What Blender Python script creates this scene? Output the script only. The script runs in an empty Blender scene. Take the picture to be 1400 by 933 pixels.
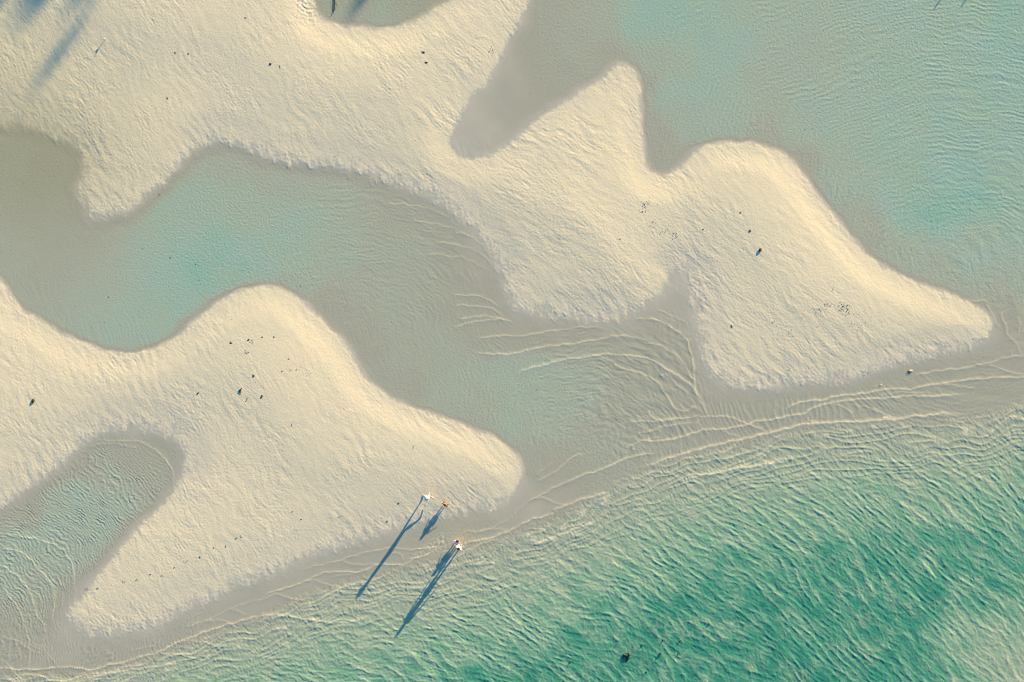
import bpy, bmesh, math, random
import numpy as np
from mathutils import Vector, Matrix

# ------------------------------------------------------------------ camera, sky, sun, exposure
S = 0.05                                   # metres per photograph pixel at beach level
def W(u, v, z=0.0):
    return Vector(((u - 700.0) * S, (466.5 - v) * S, z))
scene = bpy.context.scene
col = scene.collection
CAM_H = 140.0
cam_data = bpy.data.cameras.new('camera')
cam = bpy.data.objects.new('camera', cam_data); col.objects.link(cam)
cam.location = (0, 0, CAM_H); cam.rotation_euler = (0, 0, 0)
cam_data.sensor_width = 36.0
cam_data.lens = 36.0 * CAM_H / (1400 * S)
cam_data.clip_end = 20000.0
scene.camera = cam

SUN_EL = math.radians(12.2)
SUN_AZ = math.atan2(0.575, 0.818)          # clockwise from +Y
sun_dir = Vector((math.sin(SUN_AZ) * math.cos(SUN_EL), math.cos(SUN_AZ) * math.cos(SUN_EL), math.sin(SUN_EL)))
world = bpy.data.worlds.new('World'); scene.world = world; world.use_nodes = True
wt = world.node_tree
sky = wt.nodes.new('ShaderNodeTexSky'); sky.sky_type = 'NISHITA'; sky.sun_disc = False
sky.sun_elevation = SUN_EL; sky.sun_rotation = SUN_AZ
sky.air_density = 1.5; sky.dust_density = 0.3; sky.ozone_density = 4.0
bg = wt.nodes['Background']; bg.inputs['Strength'].default_value = 0.10
hs = wt.nodes.new('ShaderNodeHueSaturation'); hs.inputs['Saturation'].default_value = 1.3
wt.links.new(sky.outputs[0], hs.inputs['Color']); wt.links.new(hs.outputs[0], bg.inputs['Color'])
sd = bpy.data.lights.new('sun', 'SUN'); sd.energy = 5.0; sd.angle = math.radians(0.6)
sd.color = (1.0, 0.76, 0.41)
so = bpy.data.objects.new('sun', sd); col.objects.link(so)
so.rotation_euler = sun_dir.to_track_quat('Z', 'Y').to_euler(); so.location = (30, 40, 60)
scene.view_settings.view_transform = 'Standard'
scene.view_settings.look = 'None'
scene.view_settings.gamma = 1.0
scene.view_settings.exposure = 1.72
scene.view_settings.use_curve_mapping = False
scene.render.engine = 'CYCLES'
scene.cycles.transparent_max_bounces = 12
scene.cycles.max_bounces = 4
scene.cycles.filter_width = 1.0

f32 = np.float32
rng = np.random.default_rng(7)
random.seed(11)

def tag(o, label=None, cat=None, group=None, kind=None):
    if label: o['label'] = label
    if cat: o['category'] = cat
    if group: o['group'] = group
    if kind: o['kind'] = kind
    return o

# ------------------------------------------------------------------ traced layout (photograph pixels)
def catmull(pts, closed=False, n=5):
    P = [np.array(p, float) for p in pts]; out = []
    N = len(P)
    rngi = range(N) if closed else range(N - 1)
    for i in rngi:
        if closed:
            a, b, c, d = P[(i - 1) % N], P[i], P[(i + 1) % N], P[(i + 2) % N]
        else:
            a, b, c, d = P[max(i - 1, 0)], P[i], P[i + 1], P[min(i + 2, N - 1)]
        for k in range(n):
            t = k / n
            out.append(0.5 * ((2 * b) + (c - a) * t + (2 * a - 5 * b + 4 * c - d) * t * t + (-a + 3 * b - 3 * c + d) * t ** 3))
    if not closed: out.append(P[-1])
    return np.array(out)

BAR_A = [(-60,158),(0,165),(40,168),(70,180),(100,192),(118,215),(116,240),(110,262),(122,285),(132,294),(160,290),(180,283),
 (205,262),(232,238),(255,212),(275,196),(300,191),(330,196),(355,207),(375,215),(410,221),(450,224),(490,232),(520,240),
 (550,252),(580,263),(605,275),(625,290),(645,308),(665,332),(680,352),(690,372),(695,395),(702,412),(718,422),(745,428),
 (780,432),(815,433),(840,430),(865,420),(885,412),(900,400),(910,385),(915,372),(940,370),(946,385),(952,400),(955,430),
 (960,460),(968,490),(975,510),(990,522),(1010,528),(1040,527),(1080,522),(1120,520),(1160,515),(1200,503),(1235,493),
 (1270,484),(1310,476),(1340,467),(1352,455),(1354,440),(1340,425),(1310,408),(1270,395),(1230,378),(1195,358),(1170,335),
 (1150,310),(1130,285),(1112,262),(1098,240),(1080,220),(1060,207),(1035,199),(1000,197),(968,199),(950,210),(935,225),
 (920,238),(905,243),(890,238),(882,225),(878,200),(876,170),(875,140),(873,115),(866,98),(850,90),(838,95),(825,108),
 (800,122),(775,140),(750,155),(730,168),(720,180),(700,195),(680,210),(660,217),(635,218),(620,212),(614,198),(618,180),
 (630,155),(645,130),(665,110),(680,85),(690,60),(705,35),(718,10),(724,-20)]
FAR_A = [(740,-120),(800,-260),(1100,-600),(2500,-2000),(9000,-9000),(9000,-60000),(-60000,-60000),(-60000,300),(-9000,260),(-800,200),(-200,165)]
POND = [(-150)]
POND = [(640,-14),(620,-2),(605,8),(585,20),(560,33),(530,40),(500,40),(465,37),(445,30),(432,20),(428,0),(422,-30),(440,-90),(520,-130),(620,-110),(665,-60)]
BAR_B = [(0,385),(15,405),(30,425),(55,440),(85,458),(120,472),(150,483),(175,485),(205,480),(230,470),(250,455),(270,438),
 (290,422),(310,408),(335,397),(360,393),(385,397),(405,408),(425,425),(445,445),(465,465),(480,485),(490,505),(505,525),
 (530,543),(560,558),(590,568),(620,578),(650,590),(675,600),(695,615),(708,632),(712,650),(706,668),(690,682),(665,691),
 (640,696),(600,701),(570,707),(530,722),(490,734),(455,745),(420,758),(380,775),(340,790),(300,808),(260,825),(230,843),(195,857),
 (150,862),(120,862),(102,852),(98,840),(105,825),(125,800),(150,770),(175,740),(200,712),(225,690),(240,670),(252,650),
 (255,630),(250,612),(240,600),(225,590),(205,583),(180,580),(155,582),(135,590),(110,605),(85,628),(60,648),(35,668),
 (15,682),(0,692)]
FAR_B = [(-60,740),(-300,860),(-1200,1300),(-9000,4000),(-9000,600),(-1200,100),(-300,230),(-60,330)]
SHORE = [(-60000,3000),(-2000,1150),(-300,980),(-60,935),(0,922),(50,917),(125,915),(200,896),(260,872),(350,842),(415,808),(487,788),(540,774),(600,760),
 (650,746),(700,725),(760,701),(830,662),(890,634),(950,616),(1049,593),(1130,579),(1225,573),(1325,567),(1399,545),(1460,530),
 (1700,480),(3000,200),(60000,-9000)]
polyA = np.vstack([catmull(BAR_A, False, 4), np.array(FAR_A, float)])
polyB = np.vstack([catmull(BAR_B, False, 4), np.array(FAR_B, float)])
polyP = catmull(POND, True, 3)

# ------------------------------------------------------------------ one shared grid, dense where the photograph looks
STEP = 1.0
def axis(lo, hi):
    core = np.arange(lo, hi + STEP, STEP)
    out = []; d = STEP; x = 0.0
    while x < 60000:
        d *= 1.16; x += d; out.append(x)
    out = np.array(out)
    return np.concatenate([lo - out[::-1], core, core[-1] + out])
US = axis(-60, 1460); VS = axis(-50, 985)
NU, NV = len(US), len(VS)
U, V = np.meshgrid(US, VS); U = U.astype(f32); V = V.astype(f32)
# slow-varying fields are evaluated on a coarser grid and interpolated
def sub(a, k=5):
    idx = list(range(0, len(a), k))
    if idx[-1] != len(a) - 1: idx.append(len(a) - 1)
    return a[idx]
UL, VL = sub(US), sub(VS)
ULm, VLm = np.meshgrid(UL, VL)
def up(F):
    iu = np.clip(np.searchsorted(UL, US) - 1, 0, len(UL) - 2); tu = (US - UL[iu]) / (UL[iu + 1] - UL[iu])
    iv = np.clip(np.searchsorted(VL, VS) - 1, 0, len(VL) - 2); tv = (VS - VL[iv]) / (VL[iv + 1] - VL[iv])
    A = F[:, iu] * (1 - tu) + F[:, iu + 1] * tu
    return (A[iv, :] * (1 - tv)[:, None] + A[iv + 1, :] * tv[:, None]).astype(f32)

def seg_dist2(X, Y, a, b):
    dx, dy = b[0] - a[0], b[1] - a[1]
    L = dx * dx + dy * dy + 1e-9
    t = np.clip(((X - a[0]) * dx + (Y - a[1]) * dy) / L, 0, 1)
    return (X - a[0] - t * dx) ** 2 + (Y - a[1] - t * dy) ** 2
def sdf(poly, X, Y):                       # positive inside
    D = np.full(X.shape, 1e18); inside = np.zeros(X.shape, bool)
    n = len(poly)
    for i in range(n):
        a, b = poly[i], poly[(i + 1) % n]
        D = np.minimum(D, seg_dist2(X, Y, a, b))
        if a[1] != b[1]:
            c = ((a[1] > Y) != (b[1] > Y)) & (X < (b[0] - a[0]) * (Y - a[1]) / (b[1] - a[1]) + a[0])
            inside ^= c
    D = np.sqrt(D)
    return np.where(inside, D, -D)
sdA = sdf(polyA, ULm, VLm); sdP = sdf(polyP, ULm, VLm); sdB = sdf(polyB, ULm, VLm)
sdL = np.maximum(np.minimum(sdA, -sdP), sdB)
shore = np.array(SHORE, float); shore = np.vstack([shore[:3], catmull(SHORE[3:-3], False, 3), shore[-3:]])
seapoly = np.vstack([shore, [(60000, 60000), (-60000, 60000)]])
sdS = sdf(seapoly, ULm, VLm)               # positive at sea

def blur(F, n):
    for _ in range(n):
        G = F.copy()
        G[1:-1, :] = (F[:-2, :] + 2 * F[1:-1, :] + F[2:, :]) / 4; F = G.copy()
        G[:, 1:-1] = (F[:, :-2] + 2 * F[:, 1:-1] + F[:, 2:]) / 4; F = G
    return F

# gradient noise
_perm = np.concatenate([rng.permutation(512)] * 2)
_ang = rng.random(512) * 2 * np.pi
_gx, _gy = np.cos(_ang).astype(f32), np.sin(_ang).astype(f32)
def perlin(x, y, seed=0):
    x = x + seed * 17.31; y = y + seed * 9.73
    xi = np.floor(x).astype(np.int32); yi = np.floor(y).astype(np.int32)
    xf = (x - xi).astype(f32); yf = (y - yi).astype(f32)
    xi &= 511; yi &= 511
    def g(ix, iy, fx, fy):
        h = _perm[_perm[ix & 511] + (iy & 511)]
        return _gx[h] * fx + _gy[h] * fy
    s = xf * xf * xf * (xf * (xf * 6 - 15) + 10); t = yf * yf * yf * (yf * (yf * 6 - 15) + 10)
    a = g(xi, yi, xf, yf); b = g(xi + 1, yi, xf - 1, yf)
    c = g(xi, yi + 1, xf, yf - 1); d = g(xi + 1, yi + 1, xf - 1, yf - 1)
    return ((a + (b - a) * s) + ((c + (d - c) * s) - (a + (b - a) * s)) * t) * 1.5
def fbm(x, y, seed=0, oct=3):
    r = 0; a = 1.0; tot = 0
    for i in range(oct):
        r = r + a * perlin(x * 2 ** i, y * 2 ** i, seed + i * 5); tot += a; a *= 0.5
    return r / tot
def aniso(deg, lx, ly, seed, warp=0, u=None, v=None):   # long along `deg` (image axes, v down)
    u = U if u is None else u; v = V if v is None else v
    a = math.radians(deg)
    al = u * math.cos(a) + v * math.sin(a); ac = -u * math.sin(a) + v * math.cos(a)
    return perlin(al / lx, (ac + warp) / ly, seed)
def sm(x, a, b):
    t = np.clip((x - a) / (b - a), 0, 1); return t * t * (3 - 2 * t)
def gauss(u0, v0, r, r2=None, deg=0):
    a = math.radians(deg); r2 = r2 or r
    x = (U - u0) * math.cos(a) + (V - v0) * math.sin(a); y = -(U - u0) * math.sin(a) + (V - v0) * math.cos(a)
    return np.exp(-((x / r) ** 2 + (y / r2) ** 2))

near = sm(np.maximum(np.maximum(-U - 60, U - 1460), np.maximum(-V - 50, V - 985)), 150, 0).astype(f32)   # fine relief fades far outside

SD = up(sdL); SEA = up(sdS)
SDb = up(blur(np.clip(sdL, -60, 200), 30))

# ------------------------------------------------------------------ water depth from soundings
PTS = [(0,200,.22),(60,220,.2),(0,260,.3),(60,280,.25),(120,300,.2),(20,340,.35),(90,340,.3),(150,330,.33),(60,400,.3),(110,420,.38),
(150,380,.38),(190,350,.45),(190,420,.48),(160,450,.45),(210,450,.42),(180,475,.35),(240,320,.5),(280,290,.42),(300,340,.6),(330,350,.55),
(270,370,.58),(230,400,.5),(260,410,.45),(300,380,.5),(360,320,.48),(400,300,.4),(340,270,.38),(300,230,.25),(350,230,.22),(400,250,.28),
(450,270,.28),(400,350,.42),(430,380,.3),(390,380,.25),(470,340,.3),(500,300,.22),(540,290,.15),(550,350,.22),(600,340,.13),(640,360,.08),
(660,340,.04),(520,400,.22),(570,420,.2),(620,430,.13),(460,420,.1),(490,470,.1),(540,470,.2),(600,480,.22),(560,520,.13),(620,540,.25),
(680,520,.3),(740,520,.3),(700,570,.31),(650,560,.22),(760,580,.3),(720,620,.2),(800,540,.26),(820,600,.2),(860,560,.16),(880,520,.15),
(900,480,.1),(930,440,.03),(930,390,0),(940,540,.08),(750,450,.08),(850,440,.04),(690,450,.06),(740,650,.08),(720,690,.02),
(650,170,.0),(690,100,.04),(640,200,0),(720,60,.12),(760,100,.15),(790,70,.22),(740,130,.1),(820,30,.27),(720,20,.12),(760,20,.18),(830,70,.14),
(880,20,.5),(920,20,.52),(960,40,.48),(900,80,.32),(880,120,.18),(920,130,.42),(960,130,.47),(940,170,.32),(900,200,.13),(1000,160,.38),
(1040,180,.22),(1000,60,.46),(1060,40,.38),(1060,110,.32),(1100,80,.33),(1100,180,.38),(1090,230,.12),(1140,160,.43),(1180,60,.43),
(1250,100,.47),(1320,40,.48),(1380,40,.56),(1380,120,.52),(1300,180,.5),(1200,200,.48),(1140,250,.35),(1160,300,.22),(1220,250,.48),
(1275,292,.60),(1250,300,.56),(1310,283,.60),(1330,270,.6),(1380,230,.5),(1380,320,.47),(1320,350,.4),(1240,340,.3),(1290,370,.27),(1350,400,.28),
(1390,400,.38),(1380,450,.08),(1200,330,.2),(1360,430,.08),(1390,475,.04),
(520,-10,.36),(480,10,.26),(560,10,.22),(450,5,.2),(590,-5,.16),
(60,730,.38),(100,690,.38),(150,650,.28),(190,620,.13),(215,650,.18),(150,700,.36),(100,760,.33),(20,740,.38),(20,800,.32),(60,800,.28),
(90,820,.12),(50,850,.18),(20,880,.1),(60,900,.04),(190,600,.04),(30,700,.16),(0,720,.28),(100,640,.12),(90,870,.02),(200,885,.06),(400,795,.05),(300,845,.06),(150,900,.08),(520,765,.08),(1000,565,.12),(1150,545,.13),(1290,515,.13),(1380,495,.12),(1060,580,.14)]
num = np.zeros(ULm.shape); den = np.full(ULm.shape, 1e-9)
wu = fbm(ULm / 90, VLm / 90, 3) * 30; wv = fbm(ULm / 90, VLm / 90, 8) * 30
for (a, b, d) in PTS:
    w = 1.0 / (((ULm + wu - a) ** 2 + (VLm + wv - b) ** 2) + 300.0) ** 1.8
    num += w * d; den += w
chan = up(num / den)
chan = chan * (1 - .40 * gauss(60, 330, 150, 130)) * (1 - .12 * gauss(310, 345, 50)) * (1 + .12 * gauss(250, 370, 90, 60)) * (1 + .18 * gauss(620, 460, 260, 150))
chan = chan * .88 * sm(-SD + 5 * fbm(U / 30, V / 30, 5), 0, 30 - 16 * sm(up(np.clip(-(np.gradient(blur(sdL, 6), axis=1) / np.maximum(np.gradient(ULm, axis=1), 1e-6)) * .575 + np.gradient(blur(sdL, 6), axis=0) / np.maximum(np.gradient(VLm, axis=0), 1e-6) * .818, -1, 1)), 0, .6))
SEAw = SEA + 8 + 9 * fbm(U / 80, V / 80, 21)
seadepth = 0.10 + 0.12 * sm(SEAw, 0, 25) + 0.17 * sm(SEAw, 15, 120) + 0.50 * sm(SEAw, 50, 240)
seadepth = seadepth * (1 - 0.52 * np.exp(-(((U - 1420) / 110) ** 2 + ((V - 930) / 130) ** 2))) * (1 - .22 * gauss(1330, 880, 70, 50))
seadepth += 0.12 * np.clip(fbm(U / 120, V / 90, 33), -1, 1) * sm(SEAw, 60, 200)
seadepth += .16 * sm(SEAw, 18, 80) * sm(U, 480, 200)
kS = sm(SEA + 7 * fbm(U / 25, V / 25, 31), -8, 20)
DEP = np.clip(chan * (1 - kS) + seadepth * kS, 0, 1.1)       # 0 = film over sand, 1 = deepest
DEP = DEP * (1 + 0.10 * fbm(U / 22, V / 22, 40, 2))

# ------------------------------------------------------------------ dry sand mask with feathered fringe
fr = 3.2 * aniso(98, 13, 3.4, 50) + 4.5 * aniso(70, 22, 7, 51) + 9 * fbm(U / 18, V / 18, 52) + 4 * perlin(U / 3.5, V / 3.5, 53)
nsd_v = up(np.gradient(sdL, axis=0) / np.maximum(np.gradient(VLm, axis=0), 1e-6))
nsd_u = up(np.gradient(sdL, axis=1) / np.maximum(np.gradient(ULm, axis=1), 1e-6))
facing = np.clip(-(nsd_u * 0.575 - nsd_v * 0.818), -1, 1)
_f = sdL + 0; _f = np.gradient(blur(np.clip(_f,-80,140),26), axis=1) / np.maximum(np.gradient(ULm, axis=1), 1e-6) * .575 - np.gradient(blur(np.clip(_f,-80,140),26), axis=0) / np.maximum(np.gradient(VLm, axis=0), 1e-6) * .818
facb = up(blur(np.clip(-_f, -1, 1), 10))                     # +1 on shores that face the sun (upper right)
fringe = 1.25 * sm(-facing, -0.2, 0.7) + 0.38
SDn = SD + fr * fringe
soft = 1 + 2.2 * sm(-facb, -.1, .6) + 3.5 * gauss(20, 175, 110, 60)
dry = sm(SDn / soft, -3.0, 4.0) * (1 - kS)
damp = sm(SDn + 10 * fbm(U / 40, V / 40, 54), 80, 0) * sm(-facing, -0.35, 0.5)     # damp margin of the sandbars
olive_and_haze = np.clip(np.exp(-(((U - 30) / 150) ** 2 + ((V - 215) / 90) ** 2)) + .8 * np.exp(-(((U - 520) / 110) ** 2 + ((V + 5) / 32) ** 2)) * (SD < 4) + .6 * np.exp(-(((U + 20) / 170) ** 2 + ((V - 80) / 150) ** 2)), 0, 1)  # greenish shallows and pond; upper-left lens haze painted into the same tint
warm = np.clip(0.5 + 0.5 * fbm(U / 110, V / 110, 57) + .5 * gauss(390, 460, 90) + .5 * gauss(1060, 270, 110) + .25 * gauss(1180, 400, 130, 50, 30), 0, 1)

# ------------------------------------------------------------------ bed relief (metres)
def mul(a): return a * S
dome_w = 52 + 50 * sm(-facb, -.4, .5)
slope0 = .074 - .046 * sm(-facb, -.2, .6)
up_ = np.clip(SDb, 0, None)
def at_low(F):
    iu = np.searchsorted(US, UL); iv = np.searchsorted(VS, VL)
    return F[np.ix_(np.clip(iv, 0, NV - 1), np.clip(iu, 0, NU - 1))]
G = up(blur(at_low(slope0 * dome_w * S * (1 - np.exp(-up_ / dome_w))), 60))
def ridge(line, width, height, skew=1.8):
    P = catmull(line, False, 4); D = np.full(ULm.shape, 1e18); side = np.zeros(ULm.shape)
    for i in range(len(P) - 1):
        d = seg_dist2(ULm, VLm, P[i], P[i + 1]); m = d < D; D = np.where(m, d, D)
        cr = (P[i + 1][0] - P[i][0]) * (VLm - P[i][1]) - (P[i + 1][1] - P[i][1]) * (ULm - P[i][0])
        side = np.where(m, cr, side)
    D = np.sqrt(D); w = np.where(side > 0, width * skew, width)
    return up(blur(height * np.exp(-(D / w) ** 2), 8))
G += ridge([(335,425),(375,440),(430,490),(500,555),(580,600),(650,625)], 42, .030, 3.0)
G += ridge([(975,225),(1030,230),(1075,280),(1130,340),(1200,385),(1300,430)], 42, .034, 3.0)
G += ridge([(765,290),(800,320),(850,370)], 32, .075, 2.2)
G += ridge([(400,20),(450,70),(540,70),(640,30)], 34, .018, 2.0)
G = G.astype(f32)
wet_base = -0.004
ground = wet_base * (1 - dry) + 0.0035 * dry + G * sm(SD, -6, 40) * (dry > .001)
ground -= (DEP * 0.33) * (1 - dry)
DRYN = np.maximum(dry, sm(SDn / soft, -10, 6) * (1 - kS)) * near
wp = 5 * perlin(U / 45, V / 45, 60)
def ridged(n): return 1 - 2 * np.abs(n)
# crest direction swings across the beach: blend three headings
m_left = sm(U + 0.4 * V, 420, 160) * sm(V, 420, 250)                   # top-left: steeper
m_mid = sm(np.hypot(U - 760, V - 250), 170, 60)
m_low = sm(V - 0.35 * (600 - U), 780, 640) * sm(U, 700, 200)
def tex(lx, ly, s, w=1.0):
    a = aniso(47, lx, ly, s, wp * w)
    b = aniso(66, lx * .8, ly, s + 1, wp * w)
    c = aniso(33, lx, ly, s + 2, wp * w)
    d = aniso(60, lx * .8, ly, s + 3, wp * w)
    r = a * (1 - m_left) + b * m_left
    r = r * (1 - m_mid) + c * m_mid
    return r * (1 - m_low) + d * m_low
rough = (0.55 + 0.45 * sm(fbm(U / 60, V / 60, 66), -.35, .35)) * (1 - .55 * gauss(385, 455, 75) - .5 * gauss(1050, 250, 70) - .4 * gauss(250, 60, 70) - .35 * gauss(1180, 380, 90, 40, 30))
v1 = sm(fbm(U / 70, V / 70, 67), -.3, .3); v2 = sm(fbm(U / 45, V / 45, 68), -.3, .3)
sand = 0.0084 * tex(26, 8, 70, 1.4) * (.5 + .8 * v1) + 0.0042 * ridged(tex(13, 4.2, 74)) * (.4 + v2) + 0.0028 * tex(6, 2.3, 78, .7)
sand += 0.0085 * fbm(U / 30, V / 30, 81) + 0.0042 * perlin(U / 2.7, V / 2.7, 83) + 0.0022 * perlin(U / 1.7, V / 1.7, 84)
sand += 0.0048 * ridged(tex(24, 6.0, 88, 1.8)) * sm(tex(120, 70, 90), -.05, .35)
edge_r = 1 + .15 * sm(SDn, 45, 8)
# tiny wind ripple fields near the two tips
rp = gauss(640, 640, 75, 32, 30) + gauss(1230, 425, 120, 30, 14)
rip = np.sin((U * .42 + V * .9 + 6 * perlin(U / 20, V / 20, 95)) * 2 * np.pi / 4.2) * .0011 * rp * (0.6 + perlin(U / 9, V / 9, 96))
ground += (sand * rough * edge_r * (1 - .35 * rp.clip(0, 1)) + rip) * DRYN
# faint relief on wet sand: rill marks hanging off the sun-facing edges of the sandbars
rill = ridged(aniso(68, 34, 4.2, 110, 3 * perlin(U / 20, V / 20, 111)))
ground += .0026 * rill * sm(-SD, 60, 6) * sm(facing, .1, .7) * (1 - dry) * near
ground += (.0009 * fbm(U / 5, V / 5, 113) + .0025 * aniso(80, 26, 7, 114) * sm(-SD, 35, 0) * sm(-facing, 0, .6)) * (1 - dry) * near
# rubble patch at the pond corner, footprints, churned patch
rub = np.exp(-(((U - 420 + (V - 12) * -.5) / 15) ** 2 + ((V - 10) / 24) ** 2))
ground += .022 * rub * perlin(U / 3.4, V / 3.4, 120) * near
ground += .008 * gauss(150, 122, 22, 10) * perlin(U / 4, V / 4, 121)
FOOT = []
def track(pts, step=4.5, off=1.6, n0=0):
    P = catmull(pts, False, 12); acc = 0; k = 0
    for i in range(1, len(P)):
        d = np.hypot(*(P[i] - P[i - 1])); acc += d
        if acc > step:
            acc = 0; k += 1; t = (P[i] - P[i - 1]) / d
            FOOT.append((P[i][0] - t[1] * off * (1 if k % 2 else -1), P[i][1] + t[0] * off * (1 if k % 2 else -1)))
track([(330,735),(310,745),(275,762),(240,778),(205,790),(165,797),(134,805),(108,812)], 8)
track([(205,570),(250,572),(300,575),(345,590)], 5)
track([(882,275),(878,290),(890,310),(905,325),(925,345)], 5)
track([(400,478),(412,500),(425,512)], 5); track([(1005,270),(1015,290),(1022,312)], 5)
for (a, b, r, n) in [(340,490,14,14),(345,468,16,10),(885,280,10,12),(1150,422,20,20),(1020,240,12,10),(445,20,14,10),(1180,500,14,8),(640,640,60,20),(560,650,60,14)]:
    for _ in range(n): FOOT.append((a + random.gauss(0, r), b + random.gauss(0, r * .6)))
def local(u0, v0, r):
    i0, i1 = np.searchsorted(US, u0 - r), np.searchsorted(US, u0 + r)
    j0, j1 = np.searchsorted(VS, v0 - r), np.searchsorted(VS, v0 + r)
    return slice(j0, j1), slice(i0, i1)
for (a, b) in FOOT:
    s_ = local(a, b, 8)
    d2 = (U[s_] - a) ** 2 + ((V[s_] - b) * .9) ** 2
    ground[s_] += -.008 * np.exp(-d2 / 1.4) + .003 * np.exp(-d2 / 5)

# ------------------------------------------------------------------ water surface
water = np.zeros_like(ground)
foam_glint = np.zeros_like(ground)
open_w = sm(DEP, .01, .16) * near
# grain on the lagoons
grain = (.0034 * perlin(U / 2.8, V / 2.8, 130) + .0040 * perlin(U / 1.8, V / 1.8, 131)) * (1 + 1.0 * gauss(1290, 60, 260, 200) + .6 * gauss(330, 300, 130) + .5 * gauss(1280, 290, 80, 40) - .55 * gauss(60, 340, 160) - .5 * gauss(200, 450, 110, 60) - .4 * gauss(560, 450, 90))
water += grain * open_w * (1 - kS)
def arcs(cu, cv, lam, amp, region, seed, warp=6, L=60, sharp=1):
    r = np.hypot(U - cu, V - cv); ph = np.arctan2(V - cv, U - cu)
    arc = ph * 220
    w = warp * perlin(arc / 70, r / 70, seed) + .35 * warp * perlin(arc / 18, r / 18, seed + 1)
    n = perlin((r + w) / lam, arc / L, seed + 2)
    return amp * n * region * near
water += arcs(1330, 380, 5.0, .0055, sm(-SD, 6, 26) * sm(np.hypot(U - 1330, V - 380), 560, 200) * sm(U + V * .1, 820, 900) * (1 - kS), 140, 12, 70)
water += arcs(1330, 380, 14, .0045, sm(-SD, 10, 40) * sm(U, 1050, 1150) * (1 - kS), 144, 14, 90)
_r = np.hypot(U + 70, V - 860) + 16 * perlin(U / 60, V / 60, 151) + 4 * perlin(U / 17, V / 17, 152) + 2.0 * perlin(U / 5, V / 5, 158)
_sw = np.sin(_r * 2 * np.pi / 4.8)
water += .0052 * (np.exp(1.1 * _sw) - 1.2) * (.5 + .9 * np.clip(perlin(U / 14, V / 14, 153) + .4, 0, 1)) * sm(np.hypot(U - 10, V - 840), 340, 240) * sm(-SD, 4, 20) * sm(V, 560, 600) * (1 - kS) * near
_r = np.hypot(U - 1330, V - 430) + 18 * perlin(U / 80, V / 80, 141) + 4 * perlin(U / 20, V / 20, 142)
water += .0078 * np.exp(1.2 * np.sin(_r * 2 * np.pi / 7.0) - 1.2) * (.5 + .9 * np.clip(perlin(U / 40, V / 40, 143) + .3, 0, 1)) * sm(np.hypot(U - 1330, V - 430), 70, 190) * sm(-SD, 8, 30) * sm(U, 860, 940) * (1 - kS) * near
for (cu, cv, r0, r1, lam, am, sd0) in [(500, 530, 120, 290, 6.2, .0042, 320), (800, 650, 70, 230, 6.0, .0050, 330)]:
    rr_ = np.hypot(U - cu, V - cv)
    q_ = rr_ + 14 * perlin(U / 60, V / 60, sd0) + 4 * perlin(U / 18, V / 18, sd0 + 1) + 1.2 * perlin(U / 6, V / 6, sd0 + 2)
    water += am * np.exp(1.2 * np.sin(q_ * 2 * np.pi / lam) - 1.2) * (.2 + 1.3 * np.clip(perlin(U / 24, V / 24, sd0 + 3) + .25, 0, 1)) * sm(rr_, r0 - 30, r0 + 20) * sm(rr_, r1, r1 - 60) * sm(-SD, 6, 24) * sm(V - U * .1, 120, 200) * (1 - kS) * near
water += arcs(10, 840, 3.6, .0022, sm(np.hypot(U - 10, V - 840), 330, 180) * sm(-SD, 6, 22) * sm(V, 560, 600) * (1 - kS), 150, 9, 40)
water += arcs(10, 840, 9, .0050, sm(np.hypot(U - 10, V - 840), 200, 120) * sm(-SD, 10, 30) * sm(V, 600, 640) * (1 - kS), 154, 12, 30)
water += arcs(500, 480, 3.4, .0042, sm(np.hypot(U - 530, V - 340), 190, 90) * sm(-SD, 6, 20), 160, 9, 50)
water += arcs(800, 640, 3.4, .0070, sm(np.hypot(U - 850, V - 530), 170, 90) * sm(-SD, 6, 20) * (1 - kS), 164, 9, 30)
water += arcs(790, 660, 8.0, .0105, sm(np.hypot(U - 880, V - 540), 120, 60) * sm(-SD, 6, 20) * (1 - kS), 168, 10, 30)
# streams hugging the sun-facing edges of the sandbars
water += .0022 * ridged(aniso(72, 40, 4.5, 170, 4 * perlin(U / 25, V / 25, 171))) * sm(-SD, 90, 20) * sm(facing, .2, .7) * (1 - kS) * near
# the sea: wave trains bent around a far focus
r = np.hypot(U - 73, V - 1827); ph = np.arctan2(V - 1827, U - 73)
arc = ph * 1200
kk = .35 * sm(SEAw, 0, 22) + .65 * sm(SEAw, 10, 150); kf = sm(SEA, -14, 12)
wr = 22 * perlin(arc / 150, r / 120, 180) + 7 * perlin(arc / 42, r / 42, 181) + 2.2 * perlin(arc / 14, r / 14, 182)
def crest(n, p=2): return (1 - np.minimum(np.abs(n) * 1.15, 1)) ** p
def steep(den, L, seed, w, k):           # noise waves leaning towards the beach
    n = perlin((r + w) / den, arc / L, seed)
    for _ in range(3): n = perlin((r + w - k * den * n) / den, arc / L, seed)
    return n
n1 = steep(13, 50, 183, wr, .5); n2 = steep(7.5, 26, 184, wr * .8, .48)
n3 = steep(4.2, 8, 185, wr * .6, .5); n4 = steep(3.0, 5, 186, wr * .5, .4)
nx = perlin((r * .6 + arc * .5 + wr) / 7, (arc - r) / 15, 187)
amp_reg = 1 - .45 * np.exp(-(((U - 1420) / 110) ** 2 + ((V - 930) / 110) ** 2))
C1 = np.exp(-(perlin((r + wr * .9) / 11, arc / 25, 301) / .15) ** 2)
C2 = np.exp(-(perlin((r + wr * .7) / 7, arc / 12, 302) / .17) ** 2)
C3 = np.exp(-(perlin((r + wr * .7) / 4.4, arc / 6.5, 303) / .22) ** 2)
def train(ph_, env, a=1.3): return (np.exp(a * np.sin(2 * np.pi * ph_)) - 1.27) * env
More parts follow.
